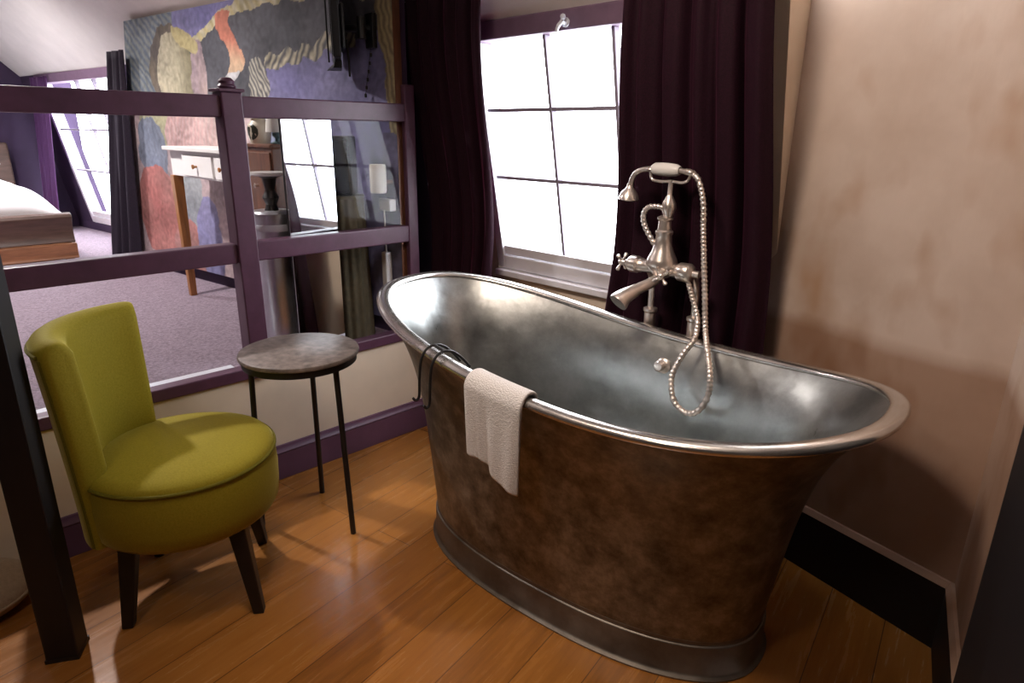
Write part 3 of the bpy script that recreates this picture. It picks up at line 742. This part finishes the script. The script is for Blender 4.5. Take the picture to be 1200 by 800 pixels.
# bed
BX0, BX1, BY0, BY1 = -5.45, -3.42, -2.25, -.70
bd = thing('bed', 'sleigh bed of brown wood at the far left of the bedroom', 'bed', (-4.4, -1.5, FB))
def foot(x0, prof, m, name):
    # profile (x, z) swept along the bed's width
    MB().loft([[(x0+px, y, pz) for px, pz in prof] for y in (BY0, BY1)], True, True, True).build(name, m, bd, smooth=40, bevel=.006)
foot(BX1, [(-.09, FB+.15), (-.09, FB+.33), (-.07, FB+.36), (-.02, FB+.375), (.02, FB+.365), (.03, FB+.34), (.01, FB+.30), (-.01, FB+.24), (.0, FB+.17), (.015, FB+.15)], M['bed_dark'], 'footboard')
foot(BX1, [(-.09, FB+.03), (-.09, FB+.15), (.02, FB+.15), (.035, FB+.14), (.03, FB+.05), (.045, FB+.03)], M['bed_wood'], 'foot_rail')
for y in (BY1-.03, BY0+.0): MB().box((BX0, y, FB+.05), (BX1-.09, y+.03, FB+.27)).build('side_rail', M['bed_wood'], bd, smooth=0, bevel=.005)
for x in (BX0+.03, BX1-.05):
    for y in (BY0+.05, BY1-.05): MB().lathe([(0, 0), (.03, 0), (.035, .03), (0, .03)], (x, y, FB), n=16).build('foot', M['bed_wood'], bd)
MB().box((BX0-.06, BY0, FB+.02), (BX0, BY1, FB+.85)).build('headboard', M['bed_dark'], bd, smooth=0, bevel=.02)
MB().box((BX0, BY0+.03, FB+.15), (BX1-.092, BY1-.035, FB+.33)).build('mattress', M['linen'], bd, smooth=0, bevel=.03, seg=3)
rings = []
for i in range(41):
    u = i/40; x = lerp(BX0+.05, BX1-.10, u); row = []
    for j in range(41):
        v = j/40; y = lerp(BY0+.02, BY1-.02, v)
        e = min(1, min(v, 1-v)*5.5); eu = min(1, (1-u)*9)
        z = FB+.345 + .21*(1-(1-e)**2)*(1-(1-eu)**2)**.8 + .018*noise.noise(Vector((x*4, y*4, 0)))
        row.append((x, y, z))
    rings.append(row)
dv = MB().loft(rings, False).build('duvet', M['linen'], smooth=80, solid=.02); tag(dv, 'plump white duvet spread over the brown bed', 'duvet')
for k, yy in enumerate((-1.12, -1.82)):
    prf = []
    rr = []
    for i in range(13):
        a = -PI/2 + PI*i/12; rr.append([(BX0+.27 + .17*math.cos(a)*math.copysign(abs(math.cos(t))**.7, math.cos(t)), yy + .29*math.cos(a)*math.copysign(abs(math.sin(t))**.7, math.sin(t)), FB+.67 + .075*math.sin(a)) for t in [2*PI*q/32 for q in range(32)]])
    o = MB().loft(rr, True, True, True).build('pillow', M['linen'], smooth=80); tag(o, ('white pillow at the bed head nearest the window', 'white pillow at the bed head further from the window')[k], 'pillow', 'pillows on the bed')

# tall mirror standing at right angles to the canvas
MA, MB_ = Vector((-.063, -.583)), Vector((-.084, -.345))
md_ = (MB_-MA).normalized(); mn_ = Vector((md_.y, -md_.x))
def mslab(a0, a1, d0, d1, z0, z1):
    c = [MA + md_*a + mn_*d for a, d in ((a0, d0), (a1, d0), (a1, d1), (a0, d1))]
    return MB().hexa([(p.x, p.y, z0) for p in c] + [(p.x, p.y, z1) for p in c])
ML = (MB_-MA).length
mr = thing('standing_mirror', 'tall frameless mirror behind the glass reflecting the bathroom window', 'mirror', (-.08, -.54, FB))
mslab(0, ML, -.004, 0, FB+.005, 1.575).build('mirror_glass', M['mirror'], mr, smooth=0)
mslab(0, ML, -.020, -.004, FB, 1.578).build('backing_board', M['post_black'], mr, smooth=0, bevel=.002)
for q in (.06, ML-.06): mslab(q-.02, q+.02, -.034, -.020, FB, FB+.5).build('stand_foot', M['post_black'], mr, smooth=0, bevel=.002)

# brown cabinet with a flowered pot and a small lamp, and a drum table, left of the mirror
bx0, bx1, by0, by1 = -.63, -.32, -.51, -.40
bch = thing('wooden_cabinet', 'narrow reddish brown cabinet between the white desk and the mirror', 'cabinet', ((bx0+bx1)/2, (by0+by1)/2, FB))
MB().box((bx0, by0, FB), (bx1, by1, 1.42)).build('carcass', M['brown_wood'], bch, smooth=0, bevel=.004)
MB().box((bx0-.008, by0-.010, 1.42), (bx1+.008, by1+.004, 1.436)).build('top_board', M['brown_wood'], bch, smooth=0, bevel=.004)
for z0, z1 in ((.54, .80), (.82, 1.08), (1.10, 1.40)):
    d = MB().box((bx0+.012, by0-.008, z0), (bx1-.012, by0, z1)).build('drawer', M['brown_wood'], bch, smooth=0, bevel=.003)
    MB().lathe([(0, 0), (.006, 0), (.006, .01), (.011, .016), (0, .022)], ((bx0+bx1)/2, by0-.008, (z0+z1)/2), (0, -1, 0), 14).build('knob', M['nickel'], d)
JX, JY, JZ = -.535, -.458, 1.436
jar = thing('flowered_pot', 'cream pot with black flower motif on the brown cabinet', 'pot', (JX, JY, JZ))
def jcol(u, v):
    f = max(noise.noise(Vector((u*3.2, v*26, 1.5))), noise.noise(Vector((u*3.9+5, v*31, 6.5))))
    d = ((u-5.0)/.75)**2 + ((v-.052)/.036)**2
    return (.03, .035, .02, 1) if (f > .10 and d < 1) else (.72, .66, .52, 1)
def jr(v): return .043 + .010*math.sin(v/.11*PI*.9) - .016*sstep(.075, .11, v)
painted_sheet('pot_body', M['floral'], lambda u, v: (JX+jr(v)*math.cos(u), JY+jr(v)*math.sin(u), JZ+v), [2*PI*i/120 for i in range(121)], [.11*i/50 for i in range(51)], jcol, jar, thick=.004)
MB().lathe([(0, 0), (.040, 0), (.040, .006), (.03, .014), (.008, .018), (.008, .026), (0, .028)], (JX, JY, JZ+.110), n=32).build('lid', M['ceramic'], jar)
LX, LY = -.365, -.455
lampo = thing('table_lamp', 'small lamp with pale shade and teal foot on the brown cabinet', 'lamp', (LX, LY, JZ))
MB().lathe([(0, 0), (.030, 0), (.032, .006), (.012, .014), (.011, .026), (.022, .036), (.022, .048), (.009, .056), (0, .058)], (LX, LY, JZ), n=24).build('lamp_base', M['teal'], lampo)
MB().loft([[(LX+r*math.cos(2*PI*k/32), LY+r*math.sin(2*PI*k/32), z) for k in range(32)] for r, z in ((.050, JZ+.052), (.040, JZ+.125), (.038, JZ+.125), (.048, JZ+.052), (.05, JZ+.052))]).build('lamp_shade', M['shade'], lampo)
TX, TY = -.205, -.590
dt = thing('drum_table', 'white topped pedestal table on a grey steel drum just left of the mirror', 'table', (TX, TY, FB))
MB().lathe([(0, 0), (.082, 0), (.088, .005), (.084, .014), (0, .016)], (TX, TY, 1.312), n=48).build('tabletop', M['desk_white'], dt)
MB().lathe([(0, 1.165), (.03, 1.165), (.022, 1.19), (.035, 1.22), (.02, 1.25), (.03, 1.30), (.05, 1.312), (0, 1.312)], (TX, TY, 0), n=28).build('stem', M['iron'], dt)
MB().lathe([(0, 0), (.080, 0), (.084, .01), (.086, .62), (.088, .63), (.088, .655), (.08, .665), (0, .665)], (TX, TY, FB), n=48).build('drum', M['steel'], dt)
MB().lathe([(.0865, .58), (.0885, .585), (.0885, .605), (.0865, .61)], (TX, TY, FB), n=48, caps=False).build('band', M['alu'], dt)

# olive pleated drum and black box near the corner
OLX, OLY = -.280, -.200
ol = thing('pleated_drum', 'tall olive pleated fabric drum behind the glass near the plum curtain', 'hamper', (OLX, OLY, FB))
rr = []
for i in range(14):
    z = FB + .69*i/13; bs = lerp(.122, .104, i/13)
    rr.append([(OLX+(bs+.004*math.sin(18*a))*math.cos(a), OLY+(bs+.004*math.sin(18*a))*math.sin(a), z) for a in [2*PI*k/180 for k in range(180)]])
MB().loft(rr, True, True, True).build('drum_body', M['olive_cloth'], ol, smooth=60)
MB().lathe([(0, 0), (.108, 0), (.110, .006), (.108, .014), (0, .016)], (OLX, OLY, FB+.69), n=64).build('lid', M['olive_cloth'], ol)
bxo = thing('speaker_box', 'black box standing on top of the olive drum', 'speaker', (OLX, OLY, FB+.706))
mm = Matrix.Translation((OLX, OLY, 0)) @ Matrix.Rotation(math.radians(45), 4, 'Z')
MB().box((-.10, -.07, FB+.706), (.07, .06, 1.475), mm).build('cabinet', M['black_plastic'], bxo, smooth=0, bevel=.008)
MB().box((-.09, -.076, FB+.72), (.06, -.07, 1.455), mm).build('grille', M['screen'], bxo, smooth=0, bevel=.002)
wl = thing('wall_light', 'white cylindrical wall light beside the black box', 'wall lamp', (-.10, my(-.10)-.012, 1.29))
MB().lathe([(0, 0), (.034, 0), (.038, .01), (.038, .12), (.034, .13), (0, .13)], (-.083, my(-.1)-.085, 1.222), n=32).build('lamp_shade', M['shade'], wl)
MB().tube([(-.083, my(-.083)-.012, 1.27), (-.083, my(-.1)-.05, 1.27)], .009, 10).build('bracket', M['brown_wood'], wl)
# socket, cable, adapter on the far wall strip
sx = -.105
sk_ = MB().box((sx-.035, my(sx)-.05, 1.135), (sx+.055, my(sx)-.012, 1.19)).build('wall_socket', M['white_plastic'], smooth=0, bevel=.006)
tag(sk_, 'white socket box on the wall right of the olive drum', 'socket')
ad = thing('power_adapter', 'grey power adapter hanging on its cable below the wall socket', 'adapter', (sx, my(sx)-.05, .83))
MB().box((sx-.028, my(sx)-.055, .76), (sx+.010, my(sx)-.018, .935)).build('brick', M['white_plastic'], ad, smooth=0, bevel=.006)
MB().tube(spline([(sx-.004, my(sx)-.04, .93), (sx-.002, my(sx)-.044, 1.03), (sx+.01, my(sx)-.05, 1.09), (sx+.008, my(sx)-.05, 1.14)]), .004, 8).build('cable', M['white_plastic'], ad)

# beige floor cushion at far left
fc = thing('floor_cushion', 'rounded beige cushion on the floor behind the black post', 'cushion', (.10, -1.86, 0))
rr = []
for i in range(17):
    a = -PI/2 + PI*i/16; r = .165*max(.02, math.cos(a))**.6
    rr.append([(.10+r*math.cos(t), -1.865+r*math.sin(t), .055+.055*math.sin(a)) for t in [2*PI*k/48 for k in range(48)]])
MB().loft(rr, True, True, True).build('cover', M['cushion'], fc, smooth=80)
MB().tube([(.10+.166*math.cos(t), -1.865+.166*math.sin(t), .055) for t in [2*PI*k/48 for k in range(48)]], .005, 8, closed=True).build('seam', M['cushion'], fc)

# ------------------------------------------------------------------ lights
def area(name, loc, rot, sx, sy, p, col, portal=False):
    l = bpy.data.lights.new(name, 'AREA'); l.shape = 'RECTANGLE'; l.size = sx; l.size_y = sy; l.energy = p; l.color = col
    o = bpy.data.objects.new(name, l); COL.objects.link(o); o.location = loc; o.rotation_euler = rot
    if portal: l.cycles.is_portal = True
    return o
area('bath_window_portal', (.77, .42, 1.42), (math.radians(-100), 0, 0), 1.1, 1.1, 1, (1, 1, 1), True)
area('bed_window_portal', (-4.2, -.10, 1.32), (math.radians(-100), 0, math.radians(7)), 1.3, 1.25, 1, (1, 1, 1), True)
def added_spot(name, label, loc, p, col, ang=75, r=.05, aim=None, blend=.8):  # unseen ceiling spot with a ring, added for its light
    t = thing(name, label, 'ceiling light', loc, 'added unseen lamps')
    MB().lathe([(.048, -.004), (.06, -.004), (.062, 0), (.05, .03), (.044, .03), (.048, -.004)], loc, n=32, caps=False).build('bezel', M['white_paint'], t)
    l = bpy.data.lights.new('added_bulb', 'SPOT'); l.energy = p; l.color = col; l.spot_size = math.radians(ang*2); l.spot_blend = blend; l.shadow_soft_size = r
    o = bpy.data.objects.new('added_bulb', l); COL.objects.link(o); o.parent = t; o.location = (0, 0, -.03)
    if aim: o.rotation_euler = (Vector(aim)-Vector(loc)).to_track_quat('-Z', 'Y').to_euler()
added_spot('added_ceiling_light', 'added unseen ceiling spot lighting the bathtub and right wall', (1.35, -1.30, CH-.001), 145, (1, .83, .69), 58, .26, (1.65, -.10, 1.0), 1.0)  # added out of view to light bath, right wall and chair
added_spot('added_ceiling_light', 'added unseen fill spot on the camera side of the bathroom', (1.75, -2.55, CH-.001), 34, (1, .84, .70), 62, .15, (1.1, -1.0, .4), 1.0)  # weak fill added out of view for chair front and bath side
added_spot('added_ceiling_light', 'added unseen spot brightening the bedroom above the desk', (-1.5, -1.35, CH-.001), 190, (1, .92, .88))  # added out of view to brighten carpet, desk and canvas
added_spot('added_ceiling_light', 'added unseen spot brightening the bedroom above the bed', (-3.6, -1.4, CH-.001), 200, (1, .95, .95))  # added out of view to brighten the bed end of the room

w = bpy.data.worlds.new('World'); S.world = w; w.use_nodes = True
bg = w.node_tree.nodes['Background']; bg.inputs[0].default_value = (.93, .96, 1, 1); bg.inputs[1].default_value = 10.0

# ------------------------------------------------------------------ camera
R = Matrix(((.70571, .7084, .0119), (-.22408, .20723, .95228), (.67213, -.67471, .30498)))
cam = bpy.data.cameras.new('camera'); co = bpy.data.objects.new('camera', cam); COL.objects.link(co)
q = R.transposed().to_quaternion(); q.normalize()
co.matrix_world = Matrix.Translation((2.5725, -1.8859, 1.5)) @ q.to_matrix().to_4x4()
cam.sensor_width = 36; cam.sensor_fit = 'HORIZONTAL'; cam.lens = 765/1200*36; cam.clip_start = .02
S.camera = co

S.view_settings.view_transform = 'Standard'; S.view_settings.look = 'None'
S.view_settings.gamma = 1; S.view_settings.use_curve_mapping = False; S.view_settings.exposure = .2
try:
    S.cycles.use_denoising = True; S.cycles.max_bounces = 10; S.cycles.transparent_max_bounces = 16
    S.cycles.caustics_reflective = False; S.cycles.sample_clamp_indirect = 4
except Exception: pass
